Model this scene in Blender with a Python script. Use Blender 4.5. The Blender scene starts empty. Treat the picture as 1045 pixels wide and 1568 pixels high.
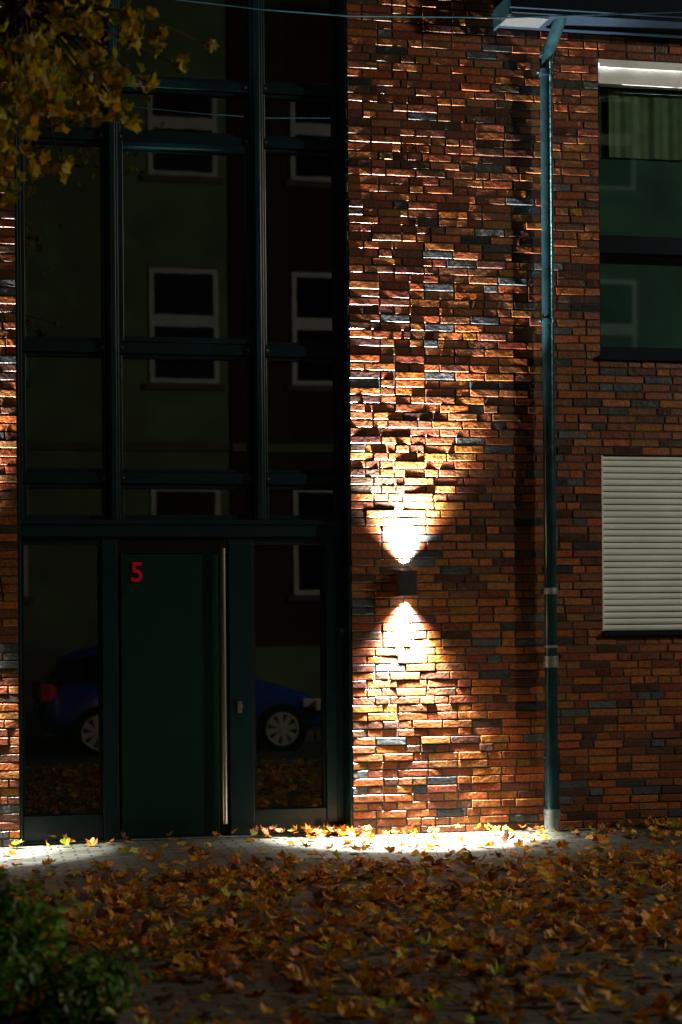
import bpy, math, random
from mathutils import Vector, Matrix, noise, Euler
random.seed(5)
R=random.random
def U(a,b): return a+(b-a)*R()
scene=bpy.context.scene
scene.view_settings.view_transform='Standard'
scene.view_settings.look='None'
scene.view_settings.exposure=0

# ------------------------------------------------------------ camera
F=3050.0; HOR=945.0
CAM=Vector((0,-14.86,1.675)); YAW=math.radians(12.7); ROLL=math.radians(-0.48)
RM=Matrix.Rotation(-YAW,3,'Z')@Matrix.Rotation(math.radians(90),3,'X')@Matrix.Rotation(ROLL,3,'Z')
cd=bpy.data.cameras.new('camera'); cam=bpy.data.objects.new('camera',cd); scene.collection.objects.link(cam)
cam.matrix_world=Matrix.Translation(CAM)@RM.to_4x4()
cd.sensor_width=36; cd.sensor_fit='AUTO'; cd.lens=F/1568*36; cd.shift_y=(HOR-784)/1568
cd.clip_end=1000; cd.dof.use_dof=True; cd.dof.focus_distance=15.2; cd.dof.aperture_fstop=2.2
scene.camera=cam
def ray(px,py): return RM@Vector(((px-522.5)/F,(HOR-py)/F,-1))
def P(px,py,Y=0.0):
    d=ray(px,py); t=(Y-CAM.y)/d.y; return CAM+d*t
def G(px,py,z=0.0):
    d=ray(px,py); t=(z-CAM.z)/d.z; return CAM+d*t
def X(px,py=700,Y=0.0): return P(px,py,Y).x
def Z(py,px=280,Y=0.0): return P(px,py,Y).z

# ------------------------------------------------------------ materials
def mat(name,col=(0.5,0.5,0.5),rough=0.5,metal=0.0,noise_scale=0,noise_amt=0.0,bump=0.0,bscale=60,ior=1.45,attr=False,spec=0.5,emit=0,alpha_rough=False,transl=False):
    m=bpy.data.materials.new(name); m.use_nodes=True; nt=m.node_tree; b=nt.nodes['Principled BSDF']
    b.inputs['Base Color'].default_value=(*col,1); b.inputs['Roughness'].default_value=rough
    b.inputs['Metallic'].default_value=metal; b.inputs['IOR'].default_value=ior
    b.inputs['Specular IOR Level'].default_value=spec
    if emit:
        b.inputs['Emission Color'].default_value=(*col,1); b.inputs['Emission Strength'].default_value=emit
    tc=nt.nodes.new('ShaderNodeTexCoord'); src=None
    if attr:
        a=nt.nodes.new('ShaderNodeAttribute'); a.attribute_name='Col'; src=a.outputs['Color']
        if alpha_rough: nt.links.new(a.outputs['Alpha'],b.inputs['Roughness'])
    if noise_scale:
        n=nt.nodes.new('ShaderNodeTexNoise'); n.inputs['Scale'].default_value=noise_scale; n.inputs['Detail'].default_value=4
        nt.links.new(tc.outputs['Object'],n.inputs['Vector'])
        mr=nt.nodes.new('ShaderNodeMapRange'); mr.inputs[1].default_value=0.3; mr.inputs[2].default_value=0.7
        mr.inputs[3].default_value=1-noise_amt; mr.inputs[4].default_value=1+noise_amt*0.6
        nt.links.new(n.outputs['Fac'],mr.inputs[0])
        mx=nt.nodes.new('ShaderNodeVectorMath'); mx.operation='SCALE'
        if src: nt.links.new(src,mx.inputs[0])
        else: mx.inputs[0].default_value=col
        nt.links.new(mr.outputs[0],mx.inputs['Scale']); src=mx.outputs[0]
    if src: nt.links.new(src,b.inputs['Base Color'])
    if bump:
        n2=nt.nodes.new('ShaderNodeTexNoise'); n2.inputs['Scale'].default_value=bscale; n2.inputs['Detail'].default_value=4
        nt.links.new(tc.outputs['Object'],n2.inputs['Vector'])
        bp=nt.nodes.new('ShaderNodeBump'); bp.inputs['Strength'].default_value=1; bp.inputs['Distance'].default_value=bump
        nt.links.new(n2.outputs['Fac'],bp.inputs['Height']); nt.links.new(bp.outputs['Normal'],b.inputs['Normal'])
    if transl:
        out=nt.nodes['Material Output']; t=nt.nodes.new('ShaderNodeBsdfTranslucent'); ms=nt.nodes.new('ShaderNodeMixShader'); ms.inputs[0].default_value=transl
        if src: nt.links.new(src,t.inputs['Color'])
        nt.links.new(b.outputs[0],ms.inputs[1]); nt.links.new(t.outputs[0],ms.inputs[2]); nt.links.new(ms.outputs[0],out.inputs['Surface'])
    return m
M_brick=mat('brick',attr=True,noise_scale=45,noise_amt=0.5,bump=0.004,bscale=42,alpha_rough=True)
M_mortar=mat('mortar',(0.05,0.042,0.035),0.9,noise_scale=25,noise_amt=0.4,bump=0.004,bscale=150)
M_frame=mat('green_frame_paint',(0.004,0.022,0.026),0.3,noise_scale=6,noise_amt=0.2)
M_door=mat('green_door_paint',(0.003,0.026,0.018),0.4,noise_scale=3,noise_amt=0.15,spec=.3)
M_glass=mat('dark_glass',(0.003,0.006,0.004),0.015,ior=2.4,spec=0.5,bump=0.00018,bscale=1.6)
M_black=mat('black_rubber',(0.005,0.005,0.005),0.6,noise_scale=20,noise_amt=0.2,spec=.2)
M_steel=mat('brushed_steel',(0.75,0.72,0.62),0.3,metal=1,noise_scale=30,noise_amt=0.1)
M_red=mat('red_number',(0.75,0.008,0.012),0.4,noise_scale=20,noise_amt=0.1)
M_pipe=mat('painted_zinc',(0.035,0.10,0.12),0.22,metal=0.75,noise_scale=9,noise_amt=0.35,bump=0.002,bscale=25)
M_iron=mat('galvanised_iron',(0.28,0.34,0.34),0.4,metal=0.7,noise_scale=14,noise_amt=0.5,bump=0.003,bscale=40)
M_white=mat('white_paint',(0.76,0.78,0.76),0.45,noise_scale=5,noise_amt=0.12)
M_shut=mat('shutter_slat',(0.72,0.80,0.74),0.45,noise_scale=3,noise_amt=0.12)
M_wframe=mat('navy_window_frame',(0.004,0.009,0.016),0.6,noise_scale=8,noise_amt=0.2,spec=.1)
M_lamp=mat('anthracite_metal',(0.03,0.032,0.035),0.5,noise_scale=30,noise_amt=0.2)
M_lens=mat('lamp_lens',(1.0,0.97,0.93),0.3,emit=25)
M_curtain=mat('curtain_fabric',(0.14,0.17,0.11),0.9,noise_scale=12,noise_amt=0.2)
M_blind=mat('blind_green_glow',(0.033,0.082,0.066),0.9,noise_scale=2,noise_amt=0.45)  # green albedo stands in for the faint glow behind the pane
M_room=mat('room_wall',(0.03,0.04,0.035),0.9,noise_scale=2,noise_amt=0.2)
M_leaf=mat('fallen_leaf',attr=True,rough=0.5,noise_scale=40,noise_amt=0.4,transl=.25)
M_tleaf=mat('tree_leaf',attr=True,rough=0.5,noise_scale=40,noise_amt=0.25,transl=.45)
M_bark=mat('bark',(0.05,0.035,0.022),0.9,noise_scale=30,noise_amt=0.5,bump=0.01,bscale=30)
M_soil=mat('soil',(0.03,0.022,0.015),0.95,noise_scale=30,noise_amt=0.5,bump=0.03,bscale=20)
M_stone=mat('kerb_stone',(0.16,0.15,0.13),0.8,noise_scale=30,noise_amt=0.4,bump=0.006,bscale=60)
M_asph=mat('asphalt',(0.045,0.045,0.045),0.85,noise_scale=60,noise_amt=0.5,bump=0.006,bscale=200)
M_plaster=mat('pale_plaster',(0.20,0.28,0.14),0.9,noise_scale=1.5,noise_amt=0.3)
M_obrick=mat('opposite_brick',(0.07,0.022,0.014),0.8,noise_scale=18,noise_amt=0.5,bump=0.01,bscale=30)
M_roof=mat('roof_tile',(0.05,0.03,0.025),0.8,noise_scale=10,noise_amt=0.3)
M_blue=mat('blue_car_paint',(0.005,0.07,0.50),0.14,metal=0.2,noise_scale=2,noise_amt=0.1,ior=1.6)
M_cglass=mat('car_glass',(0.006,0.008,0.01),0.03,ior=1.7)
M_alloy=mat('alloy_wheel',(0.8,0.82,0.85),0.35,metal=0.4,noise_scale=20,noise_amt=0.1)
M_tail=mat('tail_light',(0.9,0.01,0.01),0.2,noise_scale=30,noise_amt=0.1)
M_head=mat('head_light',(0.7,0.75,0.8),0.1,noise_scale=30,noise_amt=0.1)

def glassmat():
    m=bpy.data.materials.new('window_glass'); m.use_nodes=True; nt=m.node_tree; nt.nodes.clear()
    o=nt.nodes.new('ShaderNodeOutputMaterial'); t=nt.nodes.new('ShaderNodeBsdfTransparent'); t.inputs[0].default_value=(0.70,0.88,0.80,1)
    g=nt.nodes.new('ShaderNodeBsdfGlossy'); g.inputs['Roughness'].default_value=0.02; g.inputs[0].default_value=(0.8,1,0.9,1)
    mx=nt.nodes.new('ShaderNodeMixShader'); mx.inputs[0].default_value=.12
    nt.links.new(t.outputs[0],mx.inputs[1]); nt.links.new(g.outputs[0],mx.inputs[2]); nt.links.new(mx.outputs[0],o.inputs[0]); return m
M_wglass=glassmat()

def pavemat():
    m=bpy.data.materials.new('paving'); m.use_nodes=True; nt=m.node_tree; b=nt.nodes['Principled BSDF']
    tc=nt.nodes.new('ShaderNodeTexCoord'); br=nt.nodes.new('ShaderNodeTexBrick')
    mp=nt.nodes.new('ShaderNodeMapping'); mp.inputs['Rotation'].default_value=(0,0,math.radians(2))
    nt.links.new(tc.outputs['Object'],mp.inputs[0])
    nw=nt.nodes.new('ShaderNodeTexNoise'); nw.inputs['Scale'].default_value=3
    nt.links.new(tc.outputs['Object'],nw.inputs[0])
    add=nt.nodes.new('ShaderNodeVectorMath'); add.operation='MULTIPLY_ADD'
    nt.links.new(nw.outputs['Color'],add.inputs[0]); add.inputs[1].default_value=(0.03,0.03,0); nt.links.new(mp.outputs[0],add.inputs[2])
    nt.links.new(add.outputs[0],br.inputs['Vector'])
    br.inputs['Scale'].default_value=1; br.inputs['Brick Width'].default_value=0.2; br.inputs['Row Height'].default_value=0.1
    br.inputs['Mortar Size'].default_value=0.009; br.inputs['Mortar Smooth'].default_value=0.3
    br.inputs['Color1'].default_value=(0.110,0.118,0.085,1); br.inputs['Color2'].default_value=(0.055,0.062,0.046,1); br.inputs['Mortar'].default_value=(0.010,0.010,0.008,1)
    n=nt.nodes.new('ShaderNodeTexNoise'); n.inputs['Scale'].default_value=1.3; n.inputs['Detail'].default_value=8
    nt.links.new(tc.outputs['Object'],n.inputs[0])
    mr=nt.nodes.new('ShaderNodeMapRange'); mr.inputs[1].default_value=0.3; mr.inputs[2].default_value=0.7; mr.inputs[3].default_value=0.55; mr.inputs[4].default_value=1.25
    nt.links.new(n.outputs['Fac'],mr.inputs[0])
    sc=nt.nodes.new('ShaderNodeVectorMath'); sc.operation='SCALE'; nt.links.new(br.outputs['Color'],sc.inputs[0]); nt.links.new(mr.outputs[0],sc.inputs['Scale'])
    nt.links.new(sc.outputs[0],b.inputs['Base Color']); b.inputs['Roughness'].default_value=0.75
    n3=nt.nodes.new('ShaderNodeTexNoise'); n3.inputs['Scale'].default_value=90; nt.links.new(tc.outputs['Object'],n3.inputs[0])
    ml=nt.nodes.new('ShaderNodeMath'); ml.operation='MULTIPLY_ADD'; nt.links.new(br.outputs['Fac'],ml.inputs[0]); ml.inputs[1].default_value=-1.6; nt.links.new(n3.outputs['Fac'],ml.inputs[2])
    bp=nt.nodes.new('ShaderNodeBump'); bp.inputs['Distance'].default_value=0.006; nt.links.new(ml.outputs[0],bp.inputs['Height']); nt.links.new(bp.outputs[0],b.inputs['Normal'])
    return m
M_pave=pavemat()

# ------------------------------------------------------------ mesh builder
class MB:
    def __init__(s): s.v=[]; s.f=[]; s.m=[]; s.c=[]; s.mats=[]
    def mi(s,m):
        if m not in s.mats: s.mats.append(m)
        return s.mats.index(m)
    def add(s,vs,fs,m,col=(1,1,1,1)):
        o=len(s.v); s.v+= [tuple(v) for v in vs]; i=s.mi(m)
        for f in fs: s.f.append(tuple(o+k for k in f)); s.m.append(i)
        s.c+=[col]*len(vs)
    def box(s,x0,x1,y0,y1,z0,z1,m):
        if x0>x1:x0,x1=x1,x0
        if y0>y1:y0,y1=y1,y0
        if z0>z1:z0,z1=z1,z0
        vs=[(x0,y0,z0),(x1,y0,z0),(x1,y1,z0),(x0,y1,z0),(x0,y0,z1),(x1,y0,z1),(x1,y1,z1),(x0,y1,z1)]
        s.add(vs,[(0,3,2,1),(4,5,6,7),(0,1,5,4),(1,2,6,5),(2,3,7,6),(3,0,4,7)],m)
    def tube(s,pts,rad,m,n=14,cap=True):
        pts=[Vector(p) for p in pts]
        if not isinstance(rad,(list,tuple)): rad=[rad]*len(pts)
        vs=[];fs=[]
        ref=None
        for i,p in enumerate(pts):
            t=(pts[min(i+1,len(pts)-1)]-pts[max(i-1,0)]).normalized()
            if ref is None:
                ref=Vector((1,0,0)) if abs(t.x)<0.8 else Vector((0,1,0))
            a=(ref-t*ref.dot(t)).normalized(); b=t.cross(a); ref=a
            for k in range(n):
                an=2*math.pi*k/n; vs.append(p+a*math.cos(an)*rad[i]+b*math.sin(an)*rad[i])
        for i in range(len(pts)-1):
            for k in range(n):
                k2=(k+1)%n; fs.append((i*n+k,i*n+k2,(i+1)*n+k2,(i+1)*n+k))
        if cap:
            fs.append(tuple(reversed(range(n)))); fs.append(tuple((len(pts)-1)*n+k for k in range(n)))
        s.add(vs,fs,m)
    def obj(s,name,parent=None,bevel=0,smooth=False,color=False,loc=None):
        me=bpy.data.meshes.new(name); me.from_pydata(s.v,[],s.f)
        for m in s.mats: me.materials.append(m)
        me.polygons.foreach_set('material_index',s.m)
        if smooth: me.polygons.foreach_set('use_smooth',[True]*len(s.f))
        if color:
            a=me.color_attributes.new('Col','FLOAT_COLOR','POINT'); flat=[]
            for c in s.c: flat+=list(c)
            a.data.foreach_set('color',flat)
        me.update()
        o=bpy.data.objects.new(name,me); scene.collection.objects.link(o)
        if parent: o.parent=parent
        if bevel:
            b=o.modifiers.new('bev','BEVEL'); b.width=bevel; b.segments=2; b.limit_method='ANGLE'
        return o
def empty(name,loc=(0,0,0)):
    e=bpy.data.objects.new(name,None); e.location=loc; scene.collection.objects.link(e); return e

# ------------------------------------------------------------ ground
mb=MB(); mb.box(-300,300,-300,300,-0.6,-0.124,M_asph); mb.obj('ground')
mb=MB(); mb.box(-40,40,-13.0,-7.5,-0.3,-0.12,M_asph); mb.obj('road')
mb=MB(); mb.box(-40,40,-7.3,0.6,-0.4,0,M_pave); mb.obj('pavement')
mb=MB(); mb.box(-40,40,-21.2,-13.2,-0.4,0,M_pave); mb.obj('pavement')
mb=MB()
x=-40
while x<40:
    mb.box(x,x+0.98,-7.5,-7.302,-0.3,0.01,M_stone); mb.box(x,x+0.98,-13.198,-13.0,-0.3,0.01,M_stone); x+=1.0
mb.obj('kerb',bevel=0.012)

# ------------------------------------------------------------ brick house
H=empty('brick_house')
CH=0.0625
def snap(z): return round(z/CH)*CH
xL=X(26,700); xR=X(537,700)           # glazed opening
wX=X(919,500); ZT=7.5
w1t=snap(Z(97,985)); w1b=snap(Z(557,985)); w2t=snap(Z(692,985)); w2b=snap(Z(975,985))
WX1=wX+1.9
openings=[(xL,xR,-1,ZT+1),(wX,WX1,w1b,w1t),(wX,WX1,w2b,w2t)]
XA,XB=-3.2,9.4
def brickcol():
    r=R()
    if r<0.44: c=(U(.21,.32),U(.062,.092),U(.012,.020)); ro=U(.32,.55)
    elif r<0.80: c=(U(.12,.19),U(.034,.052),U(.011,.017)); ro=U(.32,.5)
    elif r<0.93: c=(U(.05,.09),U(.022,.034),U(.013,.020)); ro=U(.25,.45)
    else:
        g=U(.03,.10); c=(g*.95,g*1.02,g*1.06); ro=U(.2,.35)
    return (*c,ro)
mb=MB()
def brick(x0,x1,z0,z1):
    p=U(0.000,0.006) if R()<.85 else U(.005,.010)
    j=lambda a:U(-a,a)
    q=0.0035; tz=j(.0022); ty=j(.0024)
    x0+=j(.002);x1+=j(.002);z0+=j(.0016);z1+=j(.0016)
    vs=[]
    nx=max(2,int((x1-x0)/0.07))
    rows=[]
    for k in range(nx+1):
        t=k/nx; xx=x0+(x1-x0)*t; e=tz*(t-.5); dz1=j(.0013); dz0=j(.0013); yy=-p+ty*(t-.5)*2+j(.0010)
        xi=min(max(xx,x0+q),x1-q)
        rows.append([(xx,.03,z0+e),(xx,yy+q,z0+dz0+e),(xi,yy+j(.0008),z0+dz0+q+e),(xi,yy+j(.0008),z1+dz1-q+e),(xx,yy+q,z1+dz1+e),(xx,.03,z1+e)])
    for r_ in rows: vs+=r_
    fs=[]
    for k in range(nx):
        for i in range(5):
            a=k*6+i; fs.append((a,a+1,a+7,a+6)[::-1])
    fs.append((0,1,2,3,4,5)[::-1]); fs.append(tuple(nx*6+i for i in (0,1,2,3,4,5)))
    mb.add(vs,fs,M_brick,brickcol())
nC=int(ZT/CH)
JT=0.0105
for c in range(nC):
    z0=c*CH; zc=z0+CH/2
    iv=[(XA,XB)]
    for (a,b,zb,zt) in openings:
        if zb<zc<zt:
            n=[]
            for (s,e) in iv:
                if b<=s or a>=e: n.append((s,e)); continue
                if a>s: n.append((s,a))
                if b<e: n.append((b,e))
            iv=n
    for (s,e) in iv:
        x=s; first=True
        while x<e-0.01:
            L=0.24 if R()<0.62 else 0.115
            if first: L=random.choice([0.24,0.115,0.18]); first=False
            if e-(x+L)<0.07: L=e-x
            if L>0.26: L=L/2
            brick(x+ (JT/2 if x>s else 0),min(x+L,e)-(JT/2 if x+L<e-.001 else 0),z0+JT/2,z0+CH-JT/2)
            x+=L
mb.obj('facing_bricks',H,color=True)
mb=MB()
xs=sorted({XA,XB,xL,xR,wX,WX1}); 
for i in range(len(xs)-1):
    xm=(xs[i]+xs[i+1])/2
    zz=[(0,ZT)]
    for (a,b,zb,zt) in openings:
        if a<xm<b:
            n=[]
            for (s,e) in zz:
                if zb>s: n.append((s,min(zb,e)))
                if zt<e: n.append((max(zt,s),e))
            zz=[q for q in n if q[1]-q[0]>.01 and q[1]>0]
    for (s,e) in zz: mb.box(xs[i],xs[i+1],0.003,0.42,s-.02 if s==0 else s,e,M_mortar)
mb.obj('wall_core',H)
mb=MB(); mb.box(XA-.1,XB+.1,-0.15,9,ZT+.01,ZT+.22,M_lamp); mb.obj('flat_roof',H,bevel=.01)
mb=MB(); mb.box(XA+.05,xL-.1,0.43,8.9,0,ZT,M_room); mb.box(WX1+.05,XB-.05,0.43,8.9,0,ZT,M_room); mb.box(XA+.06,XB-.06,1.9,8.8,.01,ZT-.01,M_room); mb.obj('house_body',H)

# ---- glazed facade
GY=0.26
fr=MB(); gl=MB()
def gx(px,py=500): return X(px,py,GY-.05)
def gz(py,px=280): return Z(py,px,GY-.05)
zTop=ZT
beamT,beamB=gz(796),gz(822)
fr.box(xR-.022,xR-.003,0.006,0.40,0,zTop,M_frame); fr.box(xL+.003,xL+.022,0.006,0.40,0,zTop,M_frame)
p1a,p1b=gx(163,500),gx(181,500); p2a,p2b=gx(385,500),gx(403,500); p3a=gx(519,500)
for a,b in ((p1a,p1b),(p2a,p2b)):
    fr.box(a,b,GY-.11,GY+.06,beamT-.003,zTop,M_frame)
    m_=(a+b)/2; fr.box(m_-.022,m_+.022,GY-.135,GY-.108,beamT-.003,zTop,M_frame)
fr.box(p3a,xR-.024,GY-.08,GY+.06,beamT-.003,zTop,M_frame)
fr.box(xL+.024,gx(33,500),GY-.08,GY+.06,beamT-.003,zTop,M_frame)
fr.box(xL+.023,xR-.023,GY-.115,GY+.06,beamB,beamT,M_frame)
fr.box(xL+.024,xR-.024,GY-.14,GY-.112,beamT-.035,beamT-.004,M_frame)
cols=[(gx(33),p1a),(p1b,p2a),(p2b,p3a)]
trans=[(124,137),(207,221),(526,543),(724,741)]
zt_=[(gz(a),gz(b)) for a,b in trans]
for ci,(a,b) in enumerate(cols):
    a+=.002;b-=.002
    for (t,bm) in zt_: fr.box(a,b,GY-.075,GY+.05,bm,t,M_frame)
    rows=[(zTop,zt_[0][0])]+[(zt_[i][1],zt_[i+1][0]) for i in range(3)]+[(zt_[3][1],beamT)]
    for ri,(t,bm) in enumerate(rows):
        t-=.002;bm+=.002
        w=.028
        d=-.045
        if (ri==2 and ci==1) : w=.04; d=-.09
        if ri==4: w=.035
        fr.box(a,a+w,GY+d,GY+.03,bm,t,M_frame); fr.box(b-w,b,GY+d,GY+.03,bm,t,M_frame)
        fr.box(a+w+.001,b-w-.001,GY+d,GY+.03,t-w,t,M_frame); fr.box(a+w+.001,b-w-.001,GY+d,GY+.03,bm,bm+w,M_frame)
        gl.box(a+w-.005,b-w+.005,GY,GY+.024,bm+w-.005,t-w+.005,M_glass)
fr.obj('facade_frame',H,bevel=.004)
sc=MB()
for (a,b) in ((p1a,p1b),(p2a,p2b)):
    for (t,bm) in zt_:
        for xx in (a-.03,b+.03):
            sc.tube([(xx,GY-.084,(t+bm)/2),(xx,GY-.07,(t+bm)/2)],.009,M_iron,8)
sc.obj('frame_screws',H)
# ---- entrance
en=MB()
ex=lambda px: X(px,1050,GY-.05)
ez=lambda py: Z(py,280,GY-.05)
y0,y1=GY-.07,GY+.05
B0=0.012
en.box(xL+.024,ex(34),y0,y1,B0,beamB-.002,M_frame)
en.box(ex(157),ex(181),y0-.01,y1,B0,beamB-.002,M_frame)
en.box(ex(351),ex(388),y0-.01,y1,B0,beamB-.002,M_frame)
en.box(ex(499),ex(515),y0,y1,B0,beamB-.002,M_frame)
en.box(ex(516),xR-.024,y0+.03,y1,B0,beamB-.002,M_frame)
for a,b in ((34,157),(388,499)):
    A,B=ex(a)+.002,ex(b)-.002
    en.box(A,B,y0+.01,y1,B0,ez(1243),M_frame); en.box(A,B,y0+.01,y1,ez(834),beamB-.003,M_frame)
    for q in ((A,A+.02),(B-.02,B)): en.box(q[0],q[1],y0+.03,y1,ez(1243)+.002,ez(834)-.002,M_black)
    gl.box(A+.015,B-.015,GY,GY+.02,ez(1243)+.001,ez(834)-.001,M_glass)
en.box(ex(181)+.002,ex(351)-.002,y0,y1,ez(848)+.004,beamB-.003,M_black)
en.box(xL+.024,xR-.024,GY-.12,GY+.1,0.001,B0-.001,M_iron)
en.obj('entrance_frame',H,bevel=.004)
gl.obj('facade_glass',H)
dr=MB()
dA,dB=ex(186),ex(335)
dr.box(dA,dB,GY-.06,GY,0.018,ez(848),M_door); dr.box(dB+.001,ex(350),GY-.055,GY,.018,ez(848),M_black)
dr.box(dA-.012,dA-.002,GY-.03,GY+.01,0.018,ez(848),M_black)
dr.obj('entrance_door_leaf',H,bevel=.005)
dh=MB()
hx=ex(341)
dh.tube([(hx,GY-.125,ez(1262)),(hx,GY-.125,ez(836)-.02)],.02,M_steel,16)
for zz in (0.15,1.1,2.05): dh.tube([(hx,GY-.125,zz),(hx,GY-.05,zz)],.009,M_steel,10)
lx=ex(366); lz=ez(1083)
dh.tube([(lx,GY-.11,lz),(lx,GY-.07,lz)],.022,M_steel,16)
dh.box(lx-.018,lx+.018,GY-.092,GY-.081,lz-.05,lz+.04,M_steel)
bx=X(526,965,GY-.1); bz=Z(965,526,GY-.1)
dh.box(bx-.02,bx+.02,GY-.07,GY-.035,bz-.05,bz+.05,M_lamp); dh.tube([(bx,GY-.085,bz),(bx,GY-.068,bz)],.014,M_steel,12)
dh.obj('door_pull_bar',H,smooth=True).modifiers.new('es','EDGE_SPLIT').split_angle=math.radians(40)
# house number
cu=bpy.data.curves.new('n5','FONT'); cu.body='5'; cu.size=0.205; cu.extrude=0.006; cu.offset=0.004; cu.align_x='CENTER'
to=bpy.data.objects.new('tmp',cu); scene.collection.objects.link(to)
bpy.context.view_layer.update()
me=bpy.data.meshes.new_from_object(to.evaluated_get(bpy.context.evaluated_depsgraph_get()))
bpy.data.objects.remove(to)
me.materials.clear(); me.materials.append(M_red)
n5=bpy.data.objects.new('house_number',me); scene.collection.objects.link(n5)
n5.location=(ex(211),GY-.068,Z(890,211,GY-.05)); n5.rotation_euler=(math.radians(90),0,0)

# ---- right-hand windows
def rz(py): return Z(py,985,0.05)
wn=MB(); wg=MB()
FY=0.10
A,B=wX+.003,WX1-.003
wt,wb=w1t,w1b
wn.box(A,B,0.0,0.09,rz(134),wt-.003,M_white); wn.box(A,B,-.022,-.001,rz(110),rz(103),M_white)
wn.box(A,B,FY-.03,FY+.08,rz(388),rz(361),M_wframe)
wn.box(A,B,FY-.05,FY+.08,wb+.03,rz(532),M_wframe)
wn.box(A-.02,B+.02,-0.035,FY+.08,wb-.005,wb+.028,M_wframe)
wn.box(A,A+.03,FY-.03,FY+.08,wb+.031,rz(135),M_wframe); wn.box(B-.03,B,FY-.03,FY+.08,wb+.031,rz(135),M_wframe)
def pane(z0,z1):
    y=FY+.02; wg.add([(A+.028,y,z0),(B-.028,y,z0),(B-.028,y,z1),(A+.028,y,z1)],[(0,1,2,3)],M_wglass)
pane(rz(532)-.005,rz(388)+.005); pane(rz(361)-.005,rz(136))
cz0,cz1=wb+.04,rz(136)
wn.box(A+.02,B-.02,FY+.13,FY+.14,cz0,cz1,M_blind)
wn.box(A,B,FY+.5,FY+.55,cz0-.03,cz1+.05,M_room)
wn.obj('window_frame',H,bevel=.003); wg.obj('window_glass',H)
cb=MB(); vs=[];fs=[]; n=160; zt0,zb0=rz(138),rz(236); xa,xb=X(932,185,.2),B-.03
for i in range(n+1):
    xx=xa+(xb-xa)*i/n; yy=FY+.10+.008*math.sin(xx*31)+.004*math.sin(xx*77+1)+.004*math.sin(xx*13); vs+= [(xx,yy,zb0),(xx,yy,zt0)]
for i in range(n): fs.append((2*i,2*i+2,2*i+3,2*i+1))
cb.add(vs,fs,M_curtain); cb.obj('curtain',H,smooth=True)
# roller shutter
sh=MB(); st,sb=w2t-.004,w2b
sh.box(A,A+.012,0.0,0.13,sb+.05,st,M_white); sh.box(B-.03,B,0.0,0.13,sb+.05,st,M_white)
z=Z(966,985,.03); zt2=st
prof=[(0,0.005),(-.006,.014),(-.0085,.026),(-.006,.040),(0,.048)]
while z<zt2-.01:
    vs=[];zh=min(1,(zt2-z)/.05)
    for xx in (A+.013,B-.031):
        dzz=U(-.0008,.0008)
        for (dy,dz) in prof: vs.append((xx,.03+dy,z+dz*zh+dzz))
    fs=[(i,i+5,i+6,i+1) for i in range(4)]
    sh.add(vs,fs,M_shut); z+=.05
sh.box(A+.013,B-.031,.039,.045,sb+.04,st,M_wframe)
sh.obj('roller_shutter',H)
wn=MB(); zs=Z(966,985,.03)
wn.box(A-.004,B,-.03,.14,sb,zs-.003,M_wframe); wn.box(A-.005,B,-.045,-.031,sb+.008,zs-.012,M_wframe)
wn.obj('window_sill',H,bevel=.003)
# eaves box at top right
cv=MB()
bx0=X(783,15,-.4); bzb=Z(34,900,-.35)
cv.box(bx0,XB,-0.42,-.002,bzb+.02,bzb+.75,M_wframe); cv.box(bx0-.02,XB,-.45,-.421,bzb+.05,bzb+.2,M_wframe)
cv.box(bx0-.02,bx0+.30,-.40,-.16,bzb-.01,bzb+.018,M_lamp); cv.box(bx0-.022,bx0-.001,-.42,-.003,bzb+.0,bzb+.16,M_pipe)
cv.obj('projecting_gutter_box',H,bevel=.004)

# ------------------------------------------------------------ downpipe
dp=MB(); PY=-0.12; r=.048
xt=X(838,200,PY); xbm=X(845,1200,PY); xc=(xt+xbm)/2
def pz(py): return Z(py,842,PY)
top=(X(860,0,-.33),-.33,bzb+.06)
p=[top,(top[0],-.33,pz(32)),(top[0]-.01,-.31,pz(44)),(xc+.015,PY-.03,pz(78)),(xc,PY,pz(95)),(xc,PY,pz(130)),(xc,PY,pz(600)),(xc,PY,pz(1000)),(xc,PY,pz(1170))]
dp.tube(p,r,M_pipe,20)
dp.tube([(xc,PY,0.0),(xc,PY,pz(1165))],.056,M_pipe,20)
dp.tube([(xc,PY,0.0),(xc,PY,0.17)],.062,M_iron,20)
for py,h,rr,mm in ((112,.05,.056,M_pipe),(84,.03,.054,M_pipe),(492,.035,.055,M_pipe),(905,.05,.058,M_iron),(838,.02,.054,M_pipe),(990,.02,.054,M_iron),(1013,.09,.058,M_iron),(1160,.07,.062,M_pipe),(1243,.03,.066,M_iron)):
    zz=pz(py); dp.tube([(xc,PY,zz-h/2),(xc,PY,zz+h/2)],rr,mm,20)
for py in (112,492,905,1160):
    zz=pz(py)
    dp.tube([(xc,PY,zz),(xc,0.0,zz)],.008,M_iron,8)
    dp.box(xc-.075,xc+.075,PY-.006,PY+.006,zz-.012,zz+.012,M_pipe)
    for sx in (-.066,.066): dp.tube([(xc+sx,PY-.02,zz),(xc+sx,PY+.02,zz)],.007,M_iron,8)
dpo=dp.obj('downpipe',smooth=True)
es=dpo.modifiers.new('es','EDGE_SPLIT'); es.split_angle=math.radians(40)

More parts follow.
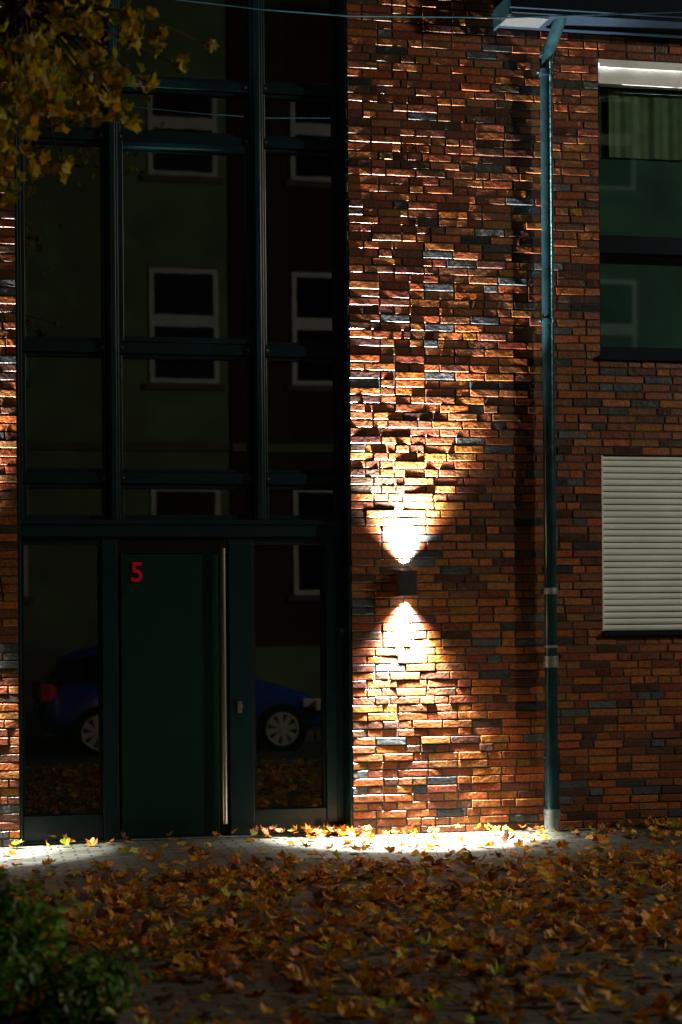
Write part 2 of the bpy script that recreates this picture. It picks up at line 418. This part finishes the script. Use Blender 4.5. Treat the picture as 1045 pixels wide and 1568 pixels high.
# ------------------------------------------------------------ wall lamps
def wall_lamp(px,pyc,power):
    E=empty('wall_lamp'); x=X(px,pyc,-.08); z=Z(pyc,px,-.08)
    hw,hh=.066,.098
    m=MB()
    m.box(x-.045,x+.045,-.03,0.004,z-.07,z+.07,M_lamp)
    t=.004
    yb,yf=-.03,-.15
    m.box(x-hw,x+hw,yf,yf+t,z-hh,z+hh,M_lamp); m.box(x-hw,x+hw,yb-t,yb,z-hh,z+hh,M_lamp)
    m.box(x-hw,x-hw+t,yf+t,yb-t,z-hh,z+hh,M_lamp); m.box(x+hw-t,x+hw,yf+t,yb-t,z-hh,z+hh,M_lamp)
    m.box(x-hw+t,x+hw-t,yf+t,yb-t,z-hh+.012,z+hh-.012,M_lamp)
    m.obj('lamp_body',E,bevel=.0015)
    m=MB()
    for s in (1,-1): m.tube([(x,-.09,z+s*(hh-.0119)),(x,-.09,z+s*(hh-.008))],.03,M_lens,20)
    m.obj('lamp_lens',E)
    # (cone, blend, power, distance from wall)
    for s in (1,-1):
        for (cone,blend,pw,off) in ((68,.25,power*.42,-.055),(50,.35,power*.90,-.062),(94,1.0,power*.13,-.08)):
            l=bpy.data.lights.new('lamp_beam','SPOT'); l.energy=pw*(.82 if s<0 else 1.0); l.color=(1,.965,.91); l.spot_size=math.radians(cone); l.spot_blend=blend; l.shadow_soft_size=.022
            o=bpy.data.objects.new('lamp_beam',l); scene.collection.objects.link(o); o.parent=E
            o.location=(x,off,z+s*(hh+.002)); o.rotation_euler=(0 if s<0 else math.pi,0,0)
wall_lamp(623,893,5200)
wall_lamp(-74,885,2100)

# ------------------------------------------------------------ leaves
def leafverts(size):
    L=[(90,1.0),(70,.74),(55,.66),(38,.92),(18,.66),(-2,.60),(-20,.70),(-45,.50),(-80,.34),(-90,.50),(-100,.34),(225,.50),(200,.70),(182,.60),(162,.66),(142,.92),(125,.66),(110,.74)]
    return [(math.cos(math.radians(a))*r*size*U(.85,1.12),math.sin(math.radians(a))*r*size*U(.85,1.12)) for a,r in L]
def add_leaf(mb,pos,size,rot,curl,fold,col,m):
    o=leafverts(size); vs=[Vector((0,0,0))]
    for (x,y) in o:
        rr=(x*x+y*y)/size; vs.append(Vector((x,y,curl*rr+fold*abs(x)+U(-.08,.08)*size)))
    vs=[rot@v+pos for v in vs]; n=len(o)
    mb.add(vs,[(0,1+i,1+(i+1)%n) for i in range(n)],m,col)
def fallcol():
    r=R()
    if r<.36: return (U(.66,.88),U(.32,.44),U(.010,.03),1)
    if r<.68: return (U(.48,.70),U(.17,.26),U(.008,.02),1)
    if r<.90: return (U(.13,.28),U(.05,.09),U(.010,.02),1)
    return (U(.38,.52),U(.38,.48),U(.02,.04),1)
mb=MB(); cnt=0
def dens(x,y):
    n=noise.noise(Vector((x*1.1,y*1.1,3.3)))*.6+noise.noise(Vector((x*3.3,y*3.3,7)))*.45
    if y>-1.6: d=.13+.10*max(0,(x-3.4)/2)
    elif y>-2.4: d=.23+(-1.6-y)*.5
    elif y>-5.7: d=.66
    else: d=.40
    if x<2.0 and y>-2.6: d*=.6
    return d*(1+1.7*n)
NT=19000
for _ in range(NT):
    x=U(-2,8.0); y=U(-7.2,-.05)
    if R()>dens(x,y)*.76: continue
    s=U(.036,.066)*(1.3 if R()<.12 else 1)
    rot=(Euler((U(-.6,.6),U(-.6,.6),U(0,6.28)))).to_matrix()
    add_leaf(mb,Vector((x,y,U(.010,.032))),s,rot,U(-.5,.8),U(-.2,.6),fallcol(),M_leaf); cnt+=1
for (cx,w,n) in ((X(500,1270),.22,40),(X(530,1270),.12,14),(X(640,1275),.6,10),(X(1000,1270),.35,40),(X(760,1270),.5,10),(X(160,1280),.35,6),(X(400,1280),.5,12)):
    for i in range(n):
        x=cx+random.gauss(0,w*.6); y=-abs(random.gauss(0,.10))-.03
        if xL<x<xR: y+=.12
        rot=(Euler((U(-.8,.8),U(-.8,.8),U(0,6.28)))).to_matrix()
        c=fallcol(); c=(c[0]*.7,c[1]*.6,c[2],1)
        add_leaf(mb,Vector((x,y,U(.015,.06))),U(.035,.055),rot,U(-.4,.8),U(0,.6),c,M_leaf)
mb.obj('fallen_leaves',color=True)

# ------------------------------------------------------------ planting bed and bush
c0=G(182,1512,.1)
bed=MB(); bxr=c0.x; byt=c0.y
for k in range(4):
    bed.box(bxr-1.0*k-.98,bxr-1.0*k,byt-.1,byt,-.05,.10,M_stone)
for k in range(2):
    bed.box(bxr-.1,bxr,byt-.102-.62*(k+1)+.01,byt-.102-.62*k,-.05,.10,M_stone)
bed.box(bxr-3.9,bxr-.101,byt-1.3,byt-.101,-.05,.055,M_soil)
bed.obj('planting_bed',bevel=.012)
M_bush=mat('bush_leaf',attr=True,rough=.45,noise_scale=20,noise_amt=.3,transl=.35)
bu=MB(); bc=Vector((bxr-.74,byt-.46,.08))
blobs=[]
for i in range(46):
    a=U(0,6.28); rr=math.sqrt(R())*.50
    top=.66*(1-(rr/.75)**2)
    blobs.append((bc+Vector((math.cos(a)*rr*1.35,math.sin(a)*rr*.75,U(.08,top))),U(.06,.13)))
for (c,rad) in blobs:
    bu.tube([bc+Vector((U(-.15,.15),U(-.1,.1),-.05)),(bc+c)/2+Vector((U(-.05,.05),0,-.02)),c],[.008,.006,.003],M_bark,5)
    shade=U(.4,1.5)
    for k in range(150):
        d=Vector((random.gauss(0,1),random.gauss(0,1),random.gauss(0,1))).normalized()*rad*(U(.4,1.6))
        pos=c+d; n=(d.normalized()+Vector((U(-.6,.6),U(-.6,.6),U(0,.9)))).normalized()
        rot=n.to_track_quat('Z','Y').to_matrix()@Matrix.Rotation(U(0,6.28),3,'Z')
        s=U(.013,.025)
        q=[(0,-1.3,0),(.6,-.4,.15),(.55,.5,.12),(0,1.4,0),(-.55,.5,.12),(-.6,-.4,.15)]
        g=shade*U(.6,1.3); col=(.13*g,.30*g,.035*g,1)
        if R()<.06: col=(.55,.48,.02,1)
        bu.add([pos+rot@(Vector(v)*s) for v in q],[(0,1,2,3),(0,3,4,5)],M_bush,col)
for i in range(90):
    rot=(Euler((U(-.8,.8),U(-.8,.8),U(0,6.28)))).to_matrix()
    add_leaf(bu,bc+Vector((U(-.6,.6),U(-.38,.38),U(.0,.18))),U(.035,.055),rot,U(-.4,.6),U(0,.5),fallcol(),M_bush)
bu.obj('garden_bush',color=True)

# ------------------------------------------------------------ maple tree
T=empty('maple_tree'); tb=MB(); TX=-.5
base=Vector((0.15+TX,-5.55,0)); fork=Vector((0.2+TX,-5.3,3.6))
tb.tube([base,Vector((.12+TX,-5.5,.4)),Vector((.18+TX,-5.4,1.8)),fork],[.2,.15,.125,.11],M_bark,12)
clusters=[]
vis=[(15,20,.16),(55,25,.16),(95,45,.15),(20,85,.17),(65,95,.16),(45,140,.15),(85,150,.12),(125,40,.11),(15,150,.15),(110,120,.11),(60,175,.09),(-10,60,.2),(-15,180,.17),(150,110,.09),(178,125,.07),(160,160,.07),(8,245,.06),(3,300,.05),(200,60,.06),(180,175,.045),(150,15,.12),(205,188,.02),(245,65,.035),(275,102,.035),(320,70,.02),(225,128,.035),(60,258,.035),(95,262,.045),(200,20,.06)]
for (px,py,rad) in vis:
    Y=-4.9+U(-.35,.35); clusters.append((P(px,py,Y),rad,True))
for i in range(65):
    while True:
        d=Vector((U(-1,1),U(-1,1),U(-1,1)))
        if .35<d.length<1: break
    c=Vector((0.6+TX,-4.9,6.85))+Vector((d.x*2.4,d.y*1.8,d.z*1.8))
    if c.x>.2+TX and c.z<5.75: continue
    clusters.append((c,U(.2,.32),False))
limbs=[]
for ang,rz_,hz in ((0.2,1.2,6.3),(1.9,1.1,6.4),(3.3,1.2,6.2),(4.6,1.1,6.0),(5.6,1.3,6.8),(.9,.9,7.4)):
    e=Vector((.5+TX+math.cos(ang)*rz_,-4.95+math.sin(ang)*rz_*.8,hz)); mid=(fork+e)/2+Vector((U(-.1,.1),U(-.1,.1),.25))
    tb.tube([fork-Vector((0,0,.1)),mid,e],[.07,.045,.022],M_bark,8); limbs+= [mid,e,(mid+e)/2]
low=P(30,10,-4.95); tb.tube([fork,(fork+low)/2+Vector((0,0,.15)),low],[.05,.035,.02],M_bark,8)
tl=MB()
for (c,rad,v) in clusters:
    src=min(limbs,key=lambda q:(q-c).length)
    if v: src=low+Vector((U(-.1,.1),U(-.1,.1),U(-.1,.1)))
    mid=(src+c)/2+Vector((U(-.05,.05),U(-.05,.05),.08 if v else .15))
    tb.tube([src,mid,c],[.012,.007,.003],M_bark,5)
    n=int((240*rad if v else 150*rad)); n=max(n,4)
    for k in range(n):
        d=Vector((random.gauss(0,.65),random.gauss(0,.65),random.gauss(0,.65)))*rad
        pos=c+d
        rot=(Euler((U(.6,2.4),U(-.7,.7),U(0,6.28)))).to_matrix()
        r_=R()
        col=(U(.60,.75),U(.46,.58),U(.01,.03),1) if r_<.65 else ((U(.50,.62),U(.26,.34),.015,1) if r_<.82 else (U(.24,.36),U(.32,.42),.02,1))
        g=U(.4,1.15); col=(col[0]*g,col[1]*g,col[2]*g,1)
        add_leaf(tl,pos,U(.038,.062),rot,U(-.4,.4),U(0,.5),col,M_tleaf)
tb.obj('trunk_and_branches',T,smooth=True); tl.obj('autumn_foliage',T,color=True)

# ------------------------------------------------------------ overhead cable
cb=MB()
a=Vector((-9,-1.2,7.3)); 
key=[P(60,-28,-1.2),P(230,-6,-1.2),P(400,14,-1.2),P(530,24,-1.2),P(780,27,-1.2),P(1045,18,-1.2),P(1250,0,-1.2)]
cb.tube([a]+key+[Vector((9.3,-.2,7.1))],.006,M_pipe,6)
cb.obj('overhead_cable')

# ------------------------------------------------------------ opposite houses (seen in the glass)
def win(mb,x0,x1,z0,z1,Y):
    t=.09
    mb.box(x0,x1,Y,Y+.05,z1-t,z1,M_white); mb.box(x0,x1,Y,Y+.05,z0,z0+t,M_white)
    mb.box(x0,x0+t,Y,Y+.05,z0+t,z1-t,M_white); mb.box(x1-t,x1,Y,Y+.05,z0+t,z1-t,M_white)
    zm=z0+(z1-z0)*.55; mb.box(x0+t,x1-t,Y,Y+.045,zm-.12,zm+.10,M_white)
    mb.box(x0+t,x1-t,Y+.002,Y+.02,z0+t,zm-.12,M_cglass); mb.box(x0+t,x1-t,Y+.002,Y+.02,zm+.1,z1-t,M_cglass)
    mb.box(x0-.1,x1+.1,Y,Y+.12,z0-.12,z0-.003,M_stone)
OY=-21.0
def ohouse(name,x0,x1,h,m,wx,plm):
    E=empty(name); b=MB(); b.box(x0,x1,OY-9,OY,-.12,h,m); b.box(x0+.01,x1-.01,OY,OY+.06,0,1.15,plm); b.box(x0-.0,x1,OY,OY+.1,4.75,4.9,plm); b.box(x0,x1,OY,OY+.35,h-.3,h,plm)
    b.obj('walls',E)
    b=MB(); b.add([(x0,OY+.4,h),(x1,OY+.4,h),(x1,OY-9.3,h),(x0,OY-9.3,h),(x0,OY-4.5,h+4),(x1,OY-4.5,h+4)],[(0,1,5,4),(2,3,4,5),(0,4,3),(1,2,5)],M_roof); b.obj('roof',E)
    b=MB()
    for (a,c) in wx:
        win(b,a,c,2.1,4.1,OY+.002); win(b,a,c,6.0,8.1,OY+.002); win(b,a,c,9.8,11.6,OY+.002)
    b.obj('windows',E)
ohouse('plaster_house',-5.5,6.1,13.4,M_plaster,[(4.64,5.92),(1.2,2.4),(-1.6,-.4),(-4.4,-3.2)],M_stone)
ohouse('brick_terrace_house',6.15,18.5,13.4,M_obrick,[(7.3,8.5),(10.0,11.3),(12.9,14.0),(15.8,17)],M_plaster)

# ------------------------------------------------------------ parked car
def car(x0,yside,z0):
    E=empty('parked_car',(x0,yside,z0)); L=3.95; hw=.84
    S=[(0.0,.38,.62,.70,.74),(.06,.30,.86,1.02,.80),(.35,.22,.92,1.38,.83),(.9,.20,.92,1.47,.84),(1.6,.20,.91,1.47,.84),(2.2,.20,.90,1.38,.84),(2.72,.20,.90,1.02,.84),(3.0,.20,.88,.93,.83),(3.5,.22,.78,.82,.80),(3.82,.28,.62,.66,.72),(3.95,.36,.50,.54,.60)]
    b=MB(); vs=[]; 
    for (x,zb,zbelt,zt,w) in S:
        cab=zt-zbelt>.25
        wr=w*.72 if cab else w*.9
        half=[(0,zb),(w*.9,zb),(w,zb+.12),(w*1.0,(zb+zbelt)/2),(w*.97,zbelt),(wr,zt-.04),(wr*.8,zt),(0,zt+.015)]
        ring=[(x,-yy,zz) for yy,zz in half]+[(x,yy,zz) for yy,zz in reversed(half[1:-1])]
        vs+=ring
    n=14; fsb=[];fsg=[]
    for i in range(len(S)-1):
        cab=(S[i][3]-S[i][2]>.25) or (S[i+1][3]-S[i+1][2]>.25)
        for k in range(n):
            f=(i*n+k,i*n+(k+1)%n,(i+1)*n+(k+1)%n,(i+1)*n+k)
            glass=(k in (4,9)) and cab
            if i in (1,5) and k in (5,6,7,8): glass=True
            (fsg if glass else fsb).append(f)
    fsb.append(tuple(range(n))); fsb.append(tuple(reversed([(len(S)-1)*n+k for k in range(n)])))
    b.add(vs,fsb,M_blue); o=len(b.v)-len(vs); i_=b.mi(M_cglass)
    for f in fsg: b.f.append(tuple(o+k for k in f)); b.m.append(i_)
    for i in range(len(b.v)): b.v[i]=(b.v[i][0],b.v[i][1]-hw,b.v[i][2])
    ob=b.obj('body',E,smooth=True); sm=ob.modifiers.new('s','SUBSURF'); sm.levels=2; sm.render_levels=2
    b=MB()
    for wx in (.74,3.20):
        for ys in (0.0,-1):
            yo=.0 if ys==0 else -2*hw
            sg=1 if ys==0 else -1
            cx,cz=wx,.30
            b.tube([(cx,yo-sg*.2,cz),(cx,yo+sg*.012,cz)],.345,M_black,28)
            b.tube([(cx,yo-sg*.1,cz),(cx,yo+sg*.02,cz)],[.30,.30],M_black,28)
            b.tube([(cx,yo+sg*.018,cz),(cx,yo+sg*.03,cz)],.205,M_lamp,24)
            b.tube([(cx,yo+sg*.02,cz),(cx,yo+sg*.05,cz)],.05,M_alloy,12)
            for k in range(8):
                an=k*math.pi/4+.2; u=Vector((math.cos(an),0,math.sin(an))); w_=Vector((-math.sin(an),0,math.cos(an)))
                q=[u*.03+w_*.022,u*.21+w_*.045,u*.21-w_*.045,u*.03-w_*.022]
                c=Vector((cx,yo+sg*.04,cz)); vv=[c+t for t in q]+[c+t-Vector((0,sg*.012,0)) for t in q]
                b.add(vv,[(0,1,2,3),(7,6,5,4),(0,4,5,1),(1,5,6,2),(2,6,7,3)],M_alloy)
            pts=[(cx+.215*math.cos(a*math.pi/12),yo+sg*.035,cz+.215*math.sin(a*math.pi/12)) for a in range(25)]
            b.tube(pts,.014,M_alloy,6)
    b.obj('wheels',E)
    b=MB()
    for yo in (-.10,-2*hw+.10-.12):
        b.box(-.015,.14,yo,yo+.12,.72,.95,M_tail); b.box(3.66,3.86,yo-.02,yo+.14,.54,.68,M_head)
    b.box(.02,.20,-.03,.0,.76,.92,M_tail); b.box(3.5,3.76,-.045,-.02,.58,.70,M_head)
    b.box(2.28,2.46,.0,.14,.92,1.05,M_blue); b.box(-.04,.0,-1.1,-.58,.45,.56,M_white)
    for dx in (1.15,2.1): b.box(dx,dx+.16,-.004,.018,.80,.83,M_blue)
    b.obj('lights_and_mirrors',E,bevel=.012)
YC=-10.9
fwx=P(432,1107,2*GY-YC).x
car(fwx-3.20,YC,-.12)

# ------------------------------------------------------------ street lamp (lights the street, off frame)
E=empty('street_lamp'); b=MB()
lx_,ly_=14.0,-6.6
b.tube([(lx_,-7.0,0),(lx_,-7.0,1),(lx_,-7.0,6.9),(lx_,-6.9,7.25),(lx_,-6.7,7.42)],[.09,.07,.05,.04,.035],M_lamp,12)
b.box(lx_-.14,lx_+.14,-6.9,-6.2,7.36,7.46,M_lamp); b.obj('pole_and_head',E,bevel=.01)
b=MB(); b.box(lx_-.1,lx_+.1,-6.8,-6.3,7.33,7.355,M_lens); b.obj('lens',E)
l=bpy.data.lights.new('street_light','POINT'); l.energy=1700; l.color=(1,.88,.70); l.shadow_soft_size=.22
o=bpy.data.objects.new('street_light',l); o.location=(lx_,ly_,7.05); o.parent=E; scene.collection.objects.link(o)

# ------------------------------------------------------------ night sky + faint sun lamp added as ambient fill, no visible source
w=bpy.data.worlds.new('World'); scene.world=w; w.use_nodes=True; nt=w.node_tree
sk=nt.nodes.new('ShaderNodeTexSky'); sk.sky_type='NISHITA'; sk.sun_disc=False
el,az=math.radians(40),math.radians(200)
sk.sun_elevation=el; sk.sun_rotation=az
bg=nt.nodes['Background']; nt.links.new(sk.outputs[0],bg.inputs[0]); bg.inputs[1].default_value=0.0014
s=bpy.data.lights.new('fill_sun','SUN'); s.energy=.03; s.angle=math.radians(.5); s.color=(1,.95,.88)
so=bpy.data.objects.new('fill_sun',s); scene.collection.objects.link(so)
d=Vector((math.sin(az)*math.cos(el),math.cos(az)*math.cos(el),math.sin(el)))
so.rotation_euler=d.to_track_quat('Z','Y').to_euler()
